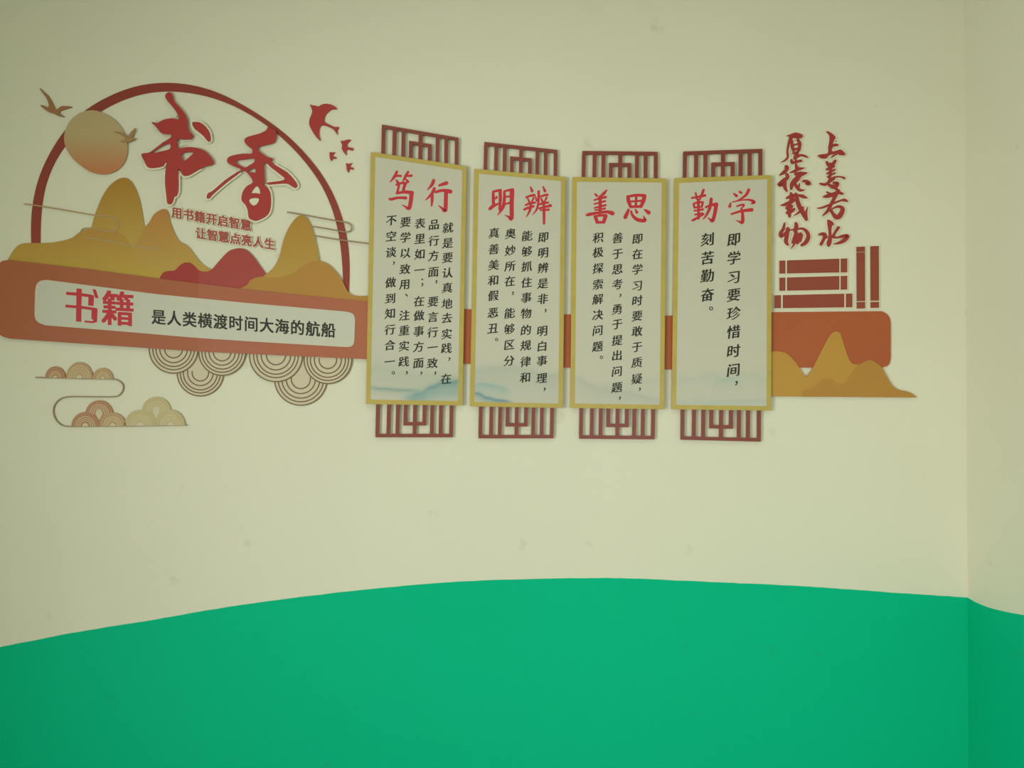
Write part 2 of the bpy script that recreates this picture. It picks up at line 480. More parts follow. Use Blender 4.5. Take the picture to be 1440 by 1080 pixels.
# right golden hills
t = thing('golden_hills', 440, 415, 'pair of gold hills under the right end of the ring, beside first scroll', 'wall decoration')
tall = crom([(370, 389), (384.6, 375.8), (393, 359), (399, 336), (407.5, 317.5), (418, 305), (426, 303), (434.6, 311), (441, 328), (446, 348.8), (450, 372)], 5, False) + [(450, 405), (370, 405)]
plate('hill', M['hill_gold'], tall, 0.012, 0.0138, t, label='tall pointed gold hill')
frontr = crom([(336.7, 406), (347, 401), (353, 393.5), (366, 389), (380, 390), (393, 389.6), (409.6, 385), (420, 377.5), (432.5, 369.6), (447, 366.5), (461.7, 371.7), (474, 384), (482, 396),
               (487.5, 407), (494, 414), (505.4, 416.3), (519, 415.4)], 5, False) + [(519, 430), (336.7, 414)]
plate('hill', M['hill_r2'], frontr, 0.012, 0.0145, t, label='low ochre hill in front')

# crimson hills
t = thing('crimson_hills', 300, 398, 'deep red rounded hills rising from the middle of the rust banner', 'wall decoration')
redl = crom([(223.5, 393), (228.8, 384), (236, 381), (245, 380.4), (251, 375), (257.5, 370), (263.8, 369), (270, 371), (279.5, 380.2)], 5, False) + [(279.5, 402), (223.5, 396)]
plate('hill', M['red_hill'], redl, 0.009, 0.0115, t, label='darker small red hill')
redr = crom([(279.5, 380.2), (288.8, 381.9), (297.5, 378.8), (307.5, 367.5), (320, 354.4), (327.5, 350.6), (336, 349), (346, 351), (356, 360), (365, 372.5), (376, 388)], 5, False) + \
       [(366, 389), (354, 393), (347, 401), (338, 407), (279.5, 401)]
plate('hill', M['red_hill2'], redr, 0.009, 0.0115, t, label='large red hill')

# ------------------------------------------------------------------ cloud lines
def line(mb, pts, w, d0, d1, n=6): mb.ribbon([(x, y, w) for x, y in pts], d0, d1, n=n)
t = thing('cloud_line', 130, 305, 'thin tan looping cloud line crossing the left side of ring and hills', 'wall decoration', 'thin cloud lines')
b = MB(); line(b, [(34, 286.6), (58, 290), (100, 297), (132, 302.5), (150, 303.5), (160, 306), (166, 313), (165.5, 321), (160, 325.6), (150, 324.8), (136, 322), (121, 320.8), (115, 323), (112.8, 328)], 1.7, 0.0090, 0.0105)
b.build('curved_line', M['cord'], t)
b = MB(); line(b, [(118, 333.6), (150, 338.4), (185, 345.5), (222, 349.8)], 1.8, 0.0090, 0.0105); b.build('straight_line', M['cord'], t)
t = thing('cloud_line', 445, 312, 'thin hairpin cloud line looping through the right side of the ring', 'wall decoration', 'thin cloud lines')
b = MB(); line(b, [(404, 298.2), (430, 302.8), (460, 308.2), (484, 312.3), (491, 314.6), (494.6, 319), (492.6, 324.5), (486, 326.2), (478, 325), (458, 321.4), (439.5, 318.4)], 1.9, 0.0150, 0.0168)
b.build('curved_line', M['cord2'], t)
t = thing('cloud_line', 480, 337, 'straight thin cloud line running from right hill peak to first scroll', 'wall decoration', 'thin cloud lines')
b = MB(); line(b, [(443, 331.6), (470, 336), (500, 340.2), (519, 342.6)], 1.9, 0.0150, 0.0168)
b.build('straight_line', M['cord2'], t)

# ------------------------------------------------------------------ scallop fans under the banner
def fan(mb_disc, mb_lines, cx, cy, r, radii, d0, d1, hy=1.0):
    mb_disc.poly([(cx + r * math.cos(a * math.pi / 24), cy - r * hy * math.sin(a * math.pi / 24)) for a in range(48)], d0, d1)
    for q in radii: mb_lines.append((cx, cy, q, hy))
def fan_cloud(px, py, label, discs):
    t = thing('scallop_cloud', px, py, label, 'wall decoration', 'scallop clouds under the banner')
    for (cx, cy, r, radii, d0, d1) in discs:
        b = MB(); b.poly([(cx + r * math.cos(a * math.pi / 24), cy - r * math.sin(a * math.pi / 24)) for a in range(48)], d0, d1)
        f = b.build('scallop', M['fan'], t)
        for q in radii:
            m = MB(); m.ring(cx, cy, q, q, 1.7, d1 + 0.00005, d1 + 0.0012, 168, 372); m.build('ring_line', M['fan_line'], f)
fan_cloud(280, 525, 'three brown and cream scallops under the banner middle, left of the other cluster',
          [(281.7, 524.2, 33.6, (11.6, 18, 24, 28.3, 32.6), G, 0.006),
           (244, 490.6, 35.2, (12.6, 19.4, 24.8, 29.3, 34.2), G, 0.011),
           (312.3, 495, 33.8, (12.5, 18.5, 24, 28.5, 32.8), G, 0.011)])
fan_cloud(425, 535, 'three brown and cream scallops under the banner, nearest the first scroll',
          [(423, 533, 37.8, (13.5, 20.5, 26.8, 32, 36.8), G, 0.006),
           (388, 499.5, 38.2, (13.4, 20.7, 26.8, 31.5, 37.2), G, 0.011),
           (461, 506, 34.4, (12.3, 19, 24.6, 29, 33.4), G, 0.011)])

# ------------------------------------------------------------------ bronze cloud lower left
t = thing('swirl_cloud', 150, 599, 'small bronze cloud outline with ringed humps, lower left below the banner', 'wall decoration')
b = MB(); line(b, [(50, 530.6), (80, 531.3), (120, 532.4), (158, 533.2), (167, 535.4), (172.4, 540.5), (173, 547), (169.6, 553.5), (162, 557.6), (140, 558), (118, 557.8), (95.3, 558),
                   (84, 561.5), (77, 569), (74.8, 578.5), (77.5, 588.5), (84, 596), (92, 599.3), (110, 599.6), (180, 599), (262.5, 597.8)], 1.6, G, 0.009, n=5)
b.build('outline', M['cord2'], t)
def hump(cx, base, cy, rx, ry, mat, d1, radii, slope=0.0, core=0.22):
    b = MB(); n = 28; pts = []
    for i in range(n + 1):
        a = math.pi * i / n; pts.append((cx + rx * math.cos(a), cy - ry * math.sin(a)))
    if base - cy > 1: pts += [(cx - rx * 0.72, base), (cx + rx * 0.72, base)]
    b.poly(pts, G, d1); f = b.build('hump', mat, t)
    for q in radii:
        m = MB(); m.ring(cx, cy, rx * q, ry * q, 0.9, d1 + 0.00005, d1 + 0.0006, 0, 180, 20); m.build('ring_line', M['clline'], f)
    m = MB(); n = 14; pts = [(cx + rx * core * math.cos(math.pi * i / n), cy - ry * core * math.sin(math.pi * i / n)) for i in range(n + 1)]
    if base - cy > 1: pts = [(cx + rx * core * 1.15 * math.cos(math.pi * i / n), cy - 1 - ry * core * 1.4 * math.sin(math.pi * i / n)) for i in range(n + 1)] + [(cx, cy + (base - cy) * 0.5)]
    m.poly(pts, d1 + 0.00005, d1 + 0.0006); m.build('core', M['fan'], f)
hump(77.6, 531.3, 531.2, 14.2, 16, M['cl1'], 0.010, (0.38, 0.55), core=.2)
hump(144.5, 533, 532.8, 14.3, 15.5, M['cl2'], 0.010, (0.4, 0.58), core=.2)
hump(111.5, 532, 532.2, 18.8, 23, M['cl2'], 0.012, (0.36, 0.50, 0.64, 0.78))
hump(139.3, 599, 583.2, 19.6, 20.3, M['cl1'], 0.010, (0.42, 0.56, 0.70))
hump(219.8, 598.4, 579, 20.6, 21, M['cl3'], 0.010, (0.40, 0.54, 0.68))
hump(119.8, 599.4, 599.4, 19.5, 20, M['cl1'], 0.012, (0.40, 0.54, 0.68))
hump(158.3, 599.2, 599.2, 18.5, 19, M['cl2'], 0.012, (0.40, 0.54, 0.68))
hump(197.3, 598.8, 598.8, 22.5, 22.6, M['cl3'], 0.012, (0.40, 0.54, 0.68))
hump(239.5, 598.2, 598.2, 20.5, 22, M['cl3'], 0.012, (0.38, 0.52, 0.66))

# ------------------------------------------------------------------ banner
t = thing('slogan_banner', 255, 495, 'long rust banner with white plaque, red title and black sentence, at left', 'wall sign')
bl = crom([(14, 365.8), (4, 366.8), (-4, 373), (-8, 385)], 4, False)[:-1] + [(-8, 385), (-8, 455)] + crom([(-8, 455), (-5, 466), (3, 473), (14, 476.2)], 4, False)[1:]
bl = bl + [(110, 482.8), (208, 489.6), (279, 494.1), (279, 398.6), (223.6, 391.8), (124.4, 378.6)]
bl = list(reversed(bl))
plate('board', M['banner'], bl, 0.015, 0.022, t, label='left board, darker rust')
plate('board', M['banner2'], [(279.02, 398.6), (332.5, 405), (425, 415), (519, 424), (519, 505.2), (400, 500), (279.02, 494.2)], 0.015, 0.022, t, label='right board, lighter rust')
pan = crom([(49.4, 409), (51.5, 400), (57, 395), (66, 393.6)], 4, False) + [(220, 413.6), (350, 426.3), (484.6, 438)] + crom([(486, 438.2), (493.5, 440), (498, 444), (499.3, 451)], 4, False) + \
      crom([(498.3, 478), (497, 484), (493, 487.4), (486, 488)], 4, False) + [(350, 480), (275, 475), (170, 466), (66, 457.6)] + crom([(64, 457.4), (55, 454), (50, 449), (48.5, 441)], 4, False)
pl = plate('plaque', M['panel'], pan, 0.0222, 0.0245, t)
D = 0.0246
# 书 in a heavy display face: fat uprights, hairline bars
ST = [[(478, 670), (560, 676), (660, 690), (660, 712), (560, 699), (478, 693)], [(553, 645), (592, 650), (588, 888), (549, 885)],
      [(640, 690), (680, 696), (677, 774), (637, 768)], [(668, 650), (694, 655), (713, 718), (688, 714)],
      [(473, 763), (590, 772), (700, 788), (700, 808), (590, 793), (473, 783)], [(662, 790), (706, 794), (702, 890), (660, 866)],
      [(612, 878), (664, 882), (704, 868), (700, 890), (672, 897), (612, 892)]]
b = MB()
for i, p in enumerate(ST): b.poly(zoomed(0, 280, 5.143, p), None, D + 0.00004 * i)
b.build('title_character', M['red_ink'], pl)
b = MB(); b.glyph('籍', 166, 434.5, 47.5, 51, None, D, 0.022, 0.06); b.build('title_character', M['red_ink'], pl)
for i, ch in enumerate('是人类横渡时间大海的航船'):
    b = MB(); b.glyph(ch, 223.2 + 21.68 * i, 446.2 + 1.66 * i, 20.6, 22.2 - 0.05 * i, None, D, 0.026, 0.075)
    b.build('printed_character', M['black'], pl)

# ------------------------------------------------------------------ big calligraphy 书 and 香
def big_char(px, py, label, outline, holes, extra_poly=()):
    t = thing('calligraphy_character', px, py, label, 'lettering', 'two big red characters in the ring')
    Z = lambda p: zoomed(180, 110, 5.143, p)
    b = MB()
    b.poly(grow(crom(Z(outline), 3), 2.7), 0.0112, 0.015)
    k = 0
    for e in extra_poly:
        k += 1; b.poly(grow(crom(Z(e), 3), 2.7), 0.0112, 0.015 + 0.0001 * k)
    f = b.build('backing_board', M['back'], t)
    b = MB(); b.poly(crom(Z(outline), 3), 0.0154, 0.020, [crom(Z(h), 2) for h in holes])
    for i, e in enumerate(extra_poly): b.poly(crom(Z(e), 3), 0.0154, 0.0202 + 0.0001 * i)
    b.build('red_face', M['red'], t)
shu = [(168, 316), (210, 323), (255, 300), (318, 289), (366, 297), (350, 245), (308, 190), (272, 145), (272, 115), (292, 101), (314, 107), (326, 135), (332, 163),
       (372, 208), (410, 255), (430, 300), (433, 350), (445, 385), (470, 412), (462, 437), (430, 441), (395, 441), (357, 442), (357, 480), (362, 506), (430, 497), (500, 504), (550, 522), (592, 560),
       (617, 597), (612, 625), (560, 637), (505, 665), (445, 700), (400, 704), (376, 670), (362, 655), (364, 740), (362, 820), (348, 853), (333, 858), (317, 905), (286, 907), (278, 860), (268, 770), (268, 700),
       (274, 640), (278, 598), (250, 635), (200, 647), (145, 645), (118, 600), (96, 548), (150, 538), (195, 508), (250, 465), (308, 428), (304, 405), (255, 403), (228, 385), (200, 350)]
shu_h = [[(172, 543), (230, 500), (300, 470), (302, 512), (230, 530)], [(386, 545), (430, 536), (474, 538), (440, 572), (408, 598), (394, 580)]]
dot = [(463, 322), (490, 315), (525, 322), (560, 350), (588, 392), (597, 445), (580, 458), (545, 418), (510, 388), (478, 362)]
big_char(240, 290, 'big red brush character at left inside the ring, cream edged', shu, shu_h, [dot])
xiang = [(843, 440), (870, 422), (950, 400), (998, 376), (1010, 353), (1030, 362), (1068, 378), (1073, 420), (1056, 465), (1000, 482), (950, 494), (938, 512), (965, 540), (1010, 570), (1042, 577), (1047, 592),
         (1036, 606), (1085, 640), (1150, 680), (1200, 732), (1225, 775), (1212, 793), (1188, 784), (1150, 762), (1080, 764), (1018, 769), (1000, 757), (1040, 750), (1110, 740), (1132, 724), (1090, 688), (1040, 650), (985, 608),
         (986, 700), (990, 745), (980, 770), (1012, 795), (1030, 840), (1032, 910), (1020, 970), (985, 1006), (930, 1030), (900, 1025), (873, 1008), (866, 960), (850, 918), (820, 880), (830, 820), (860, 780), (902, 752),
         (880, 706), (835, 668), (780, 704), (700, 764), (612, 840), (588, 868), (568, 864), (578, 832), (612, 814), (700, 738), (780, 684), (822, 660), (772, 640), (720, 610), (722, 575), (765, 556), (830, 545), (893, 544), (896, 512), (866, 490), (843, 462)]
xiang_h = [[(775, 598), (840, 588), (908, 580), (912, 606), (878, 628), (850, 645), (812, 632)], [(868, 672), (912, 648), (922, 682)],
           [(930, 780), (950, 800), (955, 836), (925, 830), (892, 830), (908, 800)], [(873, 885), (892, 868), (945, 868), (940, 900), (912, 922), (888, 910)]]
big_char(350, 310, 'big red brush character at right inside the ring, cream edged', xiang, xiang_h)

# slogan lines inside the ring
def slogan(txt, x0, y0, x1, y1, w, h, slope, label):
    t = thing('slogan_line', (x0 + x1) / 2, (y0 + y1) / 2 + h / 2, label, 'lettering', 'small slogan lines in the ring')
    n = len(txt); b = MB()
    for i, ch in enumerate(txt):
        k = i / (n - 1)
        b.glyph(ch, x0 + (x1 - x0) * k, y0 + (y1 - y0) * k, w, h, 0.0087, 0.0095, 0.10, slope)
    f = b.build('backing_board', M['back'], t)
    for i, ch in enumerate(txt):
        k = i / (n - 1); b = MB()
        b.glyph(ch, x0 + (x1 - x0) * k, y0 + (y1 - y0) * k, w, h, 0.0097, 0.0109, 0.034, slope)
        b.build('character', M['slogan'], t)
slogan('用书籍开启智慧', 248.6, 299.6, 345.8, 316.6, 15.6, 16.6, 0.16, 'upper small rust slogan line under the big characters')
slogan('让智慧点亮人生', 282.4, 328.6, 379, 343.2, 15.6, 16.4, 0.15, 'lower small rust slogan line just above the large crimson hill')

# ------------------------------------------------------------------ red birds
def red_bird(px, py, label, pts):
    t = thing('bird', px, py, label, 'wall decoration', 'red bird cutouts')
    plate('bird_body', M['red'], crom(zoomed(400, 120, 7.2, pts), 3), G, 0.010, t)
red_bird(455, 195, 'largest red swallow cutout, top of the flock right of the ring',
         [(256, 193), (280, 202), (308, 204), (345, 213), (380, 193), (420, 186), (470, 195), (510, 215), (530, 238), (480, 243), (440, 270), (410, 310), (402, 350), (415, 378), (460, 400), (505, 420),
          (550, 422), (535, 455), (538, 497), (515, 470), (490, 440), (440, 415), (395, 402), (365, 412), (352, 450), (350, 500), (363, 558), (320, 520), (280, 460), (252, 400), (252, 350), (268, 305), (280, 270), (275, 235)])
red_bird(488, 217, 'small red swallow cutout just below the large one',
         [(568, 563), (600, 562), (630, 550), (672, 552), (642, 580), (633, 600), (642, 626), (692, 634), (690, 657), (642, 648), (625, 662), (628, 703), (603, 680), (580, 640), (584, 602)])
red_bird(467, 225, 'tiny red swallow cutout, leftmost and nearest the ring',
         [(457, 678), (485, 678), (512, 678), (492, 700), (496, 718), (523, 728), (520, 742), (492, 738), (478, 763), (462, 745), (457, 710)])
red_bird(491, 241, 'tiny red swallow cutout, lowest of the flock',
         [(624, 788), (650, 794), (685, 786), (664, 810), (667, 826), (698, 836), (695, 850), (662, 846), (648, 880), (630, 855), (627, 820)])

# ------------------------------------------------------------------ rust band behind the scrolls
t = thing('rust_band', 950, 519, 'rust band running behind the four scrolls to a rounded right end', 'wall decoration')
band = [(600, 431), (657, 434.6), (730, 439), (797, 442), (870, 443.4), (940, 443.8), (1010, 441.4), (1085, 439), (1240, 437.6)] + \
       crom([(1240, 437.6), (1247, 441.5), (1251, 447), (1252.6, 454)], 3, False)[1:] + crom([(1252.6, 503), (1251, 510.5), (1247, 515), (1240, 516.8)], 3, False) + \
       [(1085, 517), (1010, 519), (940, 519.4), (870, 518.6), (797, 517), (730, 514.5), (657, 511.6), (600, 509)]
plate('board', M['rust'], band, G, 0.010, t)

# right hills in front of the band
t = thing('golden_hills', 1185, 558, 'gold hills at the far right in front of the rust band', 'wall decoration')
rh1 = [(1080, 557.3)] + crom([(1080, 495), (1086, 494.4), (1094, 494), (1102, 495.6), (1108, 498.6), (1117.8, 508), (1126.8, 521), (1132, 529), (1139, 536), (1150, 542), (1158, 545)], 4, False) + [(1158, 558)]
rh2 = crom([(1130, 532), (1139.5, 523), (1148.5, 506.8), (1157.5, 488.8), (1166.5, 472.8), (1171, 467.8), (1175.6, 466.2), (1180, 467.5), (1182.6, 471), (1186.4, 483.3), (1191.8, 499.6),
            (1197, 509.8), (1204.5, 512.6), (1214, 511)], 4, False) + [(1214, 558), (1130, 558)]
rh3 = [(1128, 557.8)] + crom([(1128, 550), (1140, 546), (1152, 538), (1160, 531.5), (1170, 533.5), (1180, 540), (1190, 537), (1197, 525), (1206, 514.5), (1215, 509), (1222.5, 506.4), (1231.5, 509.5),
                              (1240.6, 517.6), (1247.8, 530.3), (1255, 542), (1264, 548), (1276.7, 551), (1284, 554.5), (1289.3, 559)], 4, False)
plate('hill', M['hill_r'], rh1, 0.0102, 0.0155, t, label='left hump, half hidden by fourth scroll')
plate('hill', M['hill_r'], rh2, 0.0102, 0.0148, t, label='tall pointed middle hill')
plate('hill', M['hill_r2'], rh3, 0.0102, 0.0162, t, label='darker right hill with long foot')

# ------------------------------------------------------------------ scrolls
FRAMES = [((521.4, 213.6), (656.2, 233.8), (650.2, 570.4), (514.6, 568.2)),
          ((666.9, 237.3), (795.2, 248.8), (791.4, 573.8), (660.7, 571.4)),
          ((805.0, 248.8), (937.0, 251.0), (933.8, 575.6), (801.9, 573.8)),
          ((948.6, 250.4), (1085.2, 246.2), (1084.3, 577.4), (944.6, 575.6))]
TOPS = [((537, 175), (644.6, 193.6)), ((681, 199.4), (783.8, 210.8)), ((819, 212.1), (924.8, 213.4)), ((961, 213), (1072.2, 209.2))]
BOTS = [((527.8, 615), (636.4, 615)), ((672.8, 616.5), (778, 616.5)), ((814.4, 617), (920.5, 618)), ((957.2, 618.4), (1069.8, 621.2))]
TOPX = [((536, 225), (644, 240)), ((680, 248), (783.2, 256)), ((818, 258), (924.6, 258)), ((960.4, 258), (1072, 256))]      # where the outer bars pass behind the board
BOTX = [((529.2, 560), (637.4, 560)), ((674, 562), (779, 562)), ((815.4, 564), (921.3, 564)), ((957.8, 566), (1070.2, 566))]
TEXTS = [
 [(629.2, 320.6, 533, "就是要认真地去实践，在", 21.23), (609.6, 316, 525, "品行方面，要言行一致，", 20.9), (590, 314.4, 525, "表里如一；在做事方面，", 21.05),
  (569.6, 312.5, 524.4, "要学以致用、注重实践，", 21.2), (549.6, 310, 524.4, "不空谈，做到知行合一。", 21.4)],
 [(764.2, 333.8, 547.5, "即明辨是非，明白事理，", 0), (741.2, 331.9, 531, "能够抓住事物的规律和", 0), (718, 328.8, 507.5, "奥妙所在，能够区分", 0), (694.8, 328, 477.5, "真善美和假恶丑。", 0)],
 [(896.6, 336, 547.5, "即在学习时要敢于质疑，", 0), (868.6, 335, 560, "善于思考，勇于提出问题，", 0), (841.2, 334.4, 502.5, "积极探索解决问题。", 0)],
 [(1032.2, 337, 538.8, "即学习要珍惜时间，", 0), (995, 337, 433.8, "刻苦勤奋。", 0)]]
# each column: exact centre rows read off the photograph
ROWS = {
 (0, 0): [320.6, 341.9, 362.5, 384, 405, 427.5, 447.5, 470, 490, 505, 533], (0, 1): [316, 338.8, 360, 382.5, 396.5, 424.4, 446, 467.5, 488.8, 511, 525],
 (0, 2): [314.4, 336, 357.5, 380, 397.5, 423.8, 444, 466, 488, 510.6, 525], (0, 3): [312.5, 334, 356, 378.8, 400, 415, 443.8, 465, 486.9, 508.8, 524.4],
 (0, 4): [310, 332.5, 355, 370, 397.5, 420, 441, 463.8, 485.6, 508.8, 524.4],
 (1, 0): [333.8, 355.6, 376.9, 398.8, 420.6, 437, 465.6, 487, 507.5, 532, 547.5], (1, 1): [331.9, 353.8, 375, 397.5, 418.8, 441, 464.4, 486, 508.8, 531],
 (1, 2): [328.8, 352.5, 374.4, 395.6, 412.5, 440.6, 463, 485, 507.5], (1, 3): [328, 350.6, 373, 394.4, 416, 440, 461.9, 477.5],
 (2, 0): [336, 357.5, 379, 402, 423, 444.4, 466, 488, 510, 533, 547.5], (2, 1): [335, 357, 378.8, 400, 415.6, 435, 456, 478.8, 500, 522.5, 545, 560],
 (2, 2): [334.4, 355, 377.5, 400, 421, 443, 465, 487.5, 502.5],
 (3, 0): [337, 363, 390, 415, 441, 467, 494, 520.6, 538.8], (3, 1): [337, 363, 388, 415, 433.8]}
DRIFT = [-0.012, -0.012, -0.005, -0.004]       # columns lean with the board
PUNCT = {'，': (4.2, 2), '；': (4, 2), '、': (2.5, 2), '。': (5.4, 0)}
LABELS = ['first scroll from the left, gold framed, five columns of black text', 'second scroll from the left, gold framed, four columns of black text',
          'third scroll from the left, gold framed, three columns of black text', 'fourth scroll, rightmost, gold framed, two columns of larger black text']
# washes: (ridge points, colour, strength, fade px downward, softness px upward)
WASH = [
 [([(515, 520), (530, 518), (560, 524), (600, 530), (655, 536)], (150, 165, 140), .45, 22, 10),
  ([(515, 544), (540, 546.5), (562, 548), (590, 549)], (104, 138, 130), .75, 3.5, 1.5),
  ([(570, 560), (590, 554), (608, 544), (622, 538), (640, 537), (655, 530)], (88, 130, 132), .80, 12, 3),
  ([(560, 561), (580, 557), (600, 552), (625, 552), (655, 551)], (130, 158, 148), .6, 7, 5)],
 [([(660, 522), (690, 518), (720, 517), (745, 521), (765, 528), (795, 527)], (148, 160, 142), .55, 30, 4),
  ([(660, 541), (680, 540), (700, 543), (720, 550)], (122, 158, 156), .65, 9, 2),
  ([(660, 552), (672, 553), (685, 559), (700, 562.5), (722, 565)], (84, 122, 134), .85, 5, 1.5)],
 [([(800, 530), (815, 531), (828, 539), (845, 545), (870, 550), (935, 562)], (160, 166, 150), .7, 18, 2),
  ([(835, 545), (860, 540), (900, 537), (935, 531)], (168, 174, 154), .5, 14, 3)],
 [([(946, 535), (980, 531), (1000, 527), (1020, 533), (1045, 526), (1060, 526), (1085, 538)], (164, 172, 152), .6, 9, 3),
  ([(1000, 545), (1012, 535), (1030, 533), (1048, 543)], (146, 170, 150), .6, 6, 3),
  ([(946, 566), (1000, 566), (1030, 565), (1085, 563)], (160, 172, 160), .7, 8, 4)]]
def ridge(pts, x):
    if x < pts[0][0] or x > pts[-1][0]: return None
    for a, b2 in zip(pts, pts[1:]):
        if x <= b2[0]:
            k = (x - a[0]) / ((b2[0] - a[0]) or 1); k = k * k * (3 - 2 * k); return a[1] + (b2[1] - a[1]) * k

def title_strokes():
    Z = lambda x0, y0, ss: [zoomed(x0, y0, 8, s) for s in ss]
    return [
     [Z(500, 160, [  # 笃
       [(466, 648, 22), (440, 705, 26), (388, 768, 8)], [(440, 708, 16), (475, 698, 18), (512, 700, 20)], [(456, 745, 14), (476, 775, 24), (470, 800, 20)],
       [(592, 652, 22), (560, 708, 24), (528, 770, 8)], [(575, 700, 16), (632, 696, 24)], [(565, 735, 14), (592, 768, 24)],
       [(455, 800, 16), (510, 780, 20), (570, 782, 24)], [(562, 780, 26), (545, 830, 26), (535, 885, 24)], [(492, 790, 20), (480, 840, 20), (468, 895, 22)],
       [(460, 895, 20), (550, 880, 26), (640, 890, 34)], [(632, 885, 36), (620, 990, 34), (600, 1065, 32), (560, 1045, 16), (518, 1022, 5)], [(376, 952, 14), (400, 962, 24), (480, 945, 22), (570, 948, 26)]]),
      Z(500, 160, [  # 行
       [(880, 745, 26), (862, 795, 28), (808, 858, 8)], [(888, 838, 26), (855, 905, 26), (785, 972, 8)], [(862, 890, 22), (862, 960, 26), (855, 1038, 14)],
       [(938, 808, 18), (975, 795, 26), (1028, 778, 32)], [(900, 882, 22), (980, 862, 26), (1072, 876, 36)],
       [(1018, 866, 34), (1016, 960, 34), (1008, 1090, 32), (965, 1055, 18), (930, 1030, 5)]])],
     [Z(640, 180, [  # 明
       [(428, 712, 20), (430, 790, 28), (432, 880, 26)], [(428, 718, 18), (470, 706, 22), (515, 702, 26)], [(506, 705, 28), (508, 800, 28), (500, 920, 20)],
       [(440, 795, 16), (468, 785, 18), (465, 770, 14)], [(388, 912, 28), (430, 878, 28), (495, 848, 14)],
       [(555, 712, 22), (552, 830, 28), (530, 905, 28), (478, 982, 6)], [(555, 712, 16), (600, 700, 20), (650, 696, 30)], [(640, 700, 40), (636, 850, 36), (634, 1018, 34), (600, 1000, 18), (558, 978, 5)],
       [(560, 775, 14), (608, 770, 18)], [(560, 858, 14), (610, 842, 18)]]),
      Z(640, 180, [  # 辨
       [(848, 662, 12), (868, 712, 26)], [(798, 782, 18), (840, 765, 20), (895, 755, 24)], [(818, 795, 14), (836, 835, 20)], [(884, 785, 18), (862, 835, 14)], [(790, 868, 16), (840, 850, 20), (902, 838, 18)],
       [(775, 918, 20), (830, 895, 22), (885, 880, 20)], [(856, 850, 20), (840, 930, 22), (800, 1002, 6)],
       [(940, 712, 24), (938, 820, 20), (918, 915, 18), (868, 978, 5)], [(905, 775, 14), (918, 820, 18)],
       [(988, 658, 12), (1012, 712, 26)], [(960, 772, 16), (1000, 758, 20), (1040, 752, 24)], [(966, 790, 14), (985, 830, 20)], [(1030, 782, 18), (1002, 835, 12)], [(945, 860, 16), (1000, 845, 22), (1050, 838, 16)],
       [(945, 905, 18), (1010, 888, 20), (1078, 872, 26)], [(955, 925, 12), (1055, 918, 22)], [(998, 845, 20), (1000, 960, 24), (1000, 1078, 20)]])],
     [Z(790, 195, [  # 善
       [(372, 622, 14), (398, 645, 22)], [(506, 578, 12), (470, 620, 26), (410, 668, 12)], [(362, 692, 14), (430, 672, 20), (498, 656, 22)], [(364, 735, 14), (490, 702, 18)], [(364, 780, 14), (495, 748, 20)],
       [(432, 650, 28), (432, 740, 28), (428, 838, 26)], [(372, 805, 14), (490, 785, 18)], [(275, 862, 16), (310, 852, 28), (420, 832, 22), (510, 824, 26), (575, 842, 38)],
       [(368, 870, 20), (385, 900, 30), (398, 945, 26)], [(370, 875, 18), (440, 862, 22), (502, 866, 26)], [(496, 865, 32), (482, 905, 32), (470, 945, 26)], [(398, 942, 22), (472, 940, 22)]]),
      Z(790, 195, [  # 思
       [(742, 648, 26), (752, 700, 34), (772, 762, 26)], [(742, 652, 22), (840, 636, 24), (938, 642, 28)], [(930, 645, 34), (918, 700, 34), (890, 768, 26)], [(838, 645, 20), (832, 765, 22)], [(765, 708, 16), (900, 698, 18)], [(770, 768, 22), (895, 762, 24)],
       [(752, 795, 20), (735, 840, 30), (712, 888, 34)], [(778, 812, 16), (796, 862, 24), (840, 905, 30), (900, 922, 32), (938, 915, 28), (915, 865, 5)], [(828, 795, 12), (846, 832, 26)], [(928, 798, 12), (955, 815, 26), (982, 835, 36)]])],
     [Z(930, 195, [  # 勤
       [(340, 668, 16), (410, 655, 20), (495, 638, 22)], [(386, 608, 16), (400, 680, 18)], [(476, 575, 22), (455, 630, 22), (430, 690, 14)], [(362, 732, 18), (376, 780, 20)], [(366, 730, 16), (420, 715, 18), (470, 716, 18)], [(466, 718, 20), (455, 770, 18)],
       [(378, 775, 14), (460, 765, 16)], [(416, 685, 24), (418, 790, 24), (418, 900, 22)], [(368, 812, 14), (470, 795, 20)], [(376, 855, 14), (465, 840, 18)], [(345, 922, 16), (380, 905, 22), (480, 848, 14)],
       [(498, 772, 18), (560, 748, 22), (625, 738, 32)], [(618, 740, 34), (600, 850, 30), (575, 925, 30), (545, 905, 16), (518, 888, 5)], [(562, 676, 28), (545, 780, 26), (500, 870, 18), (465, 908, 6)]]),
      Z(930, 195, [  # 学
       [(815, 618, 14), (848, 645, 28)], [(880, 598, 22), (905, 612, 18)], [(985, 572, 26), (955, 630, 24), (890, 680, 16), (808, 716, 6)], [(782, 722, 12), (768, 765, 28)], [(800, 712, 10), (920, 690, 12), (990, 688, 18), (1045, 715, 28), (1005, 735, 6)],
       [(845, 762, 12), (900, 745, 18), (932, 748, 16), (898, 790, 12)], [(784, 850, 16), (900, 815, 22), (1022, 800, 32)], [(900, 785, 18), (914, 850, 26), (912, 940, 30), (875, 932, 16), (838, 918, 5)]])]]
TITLES = title_strokes()

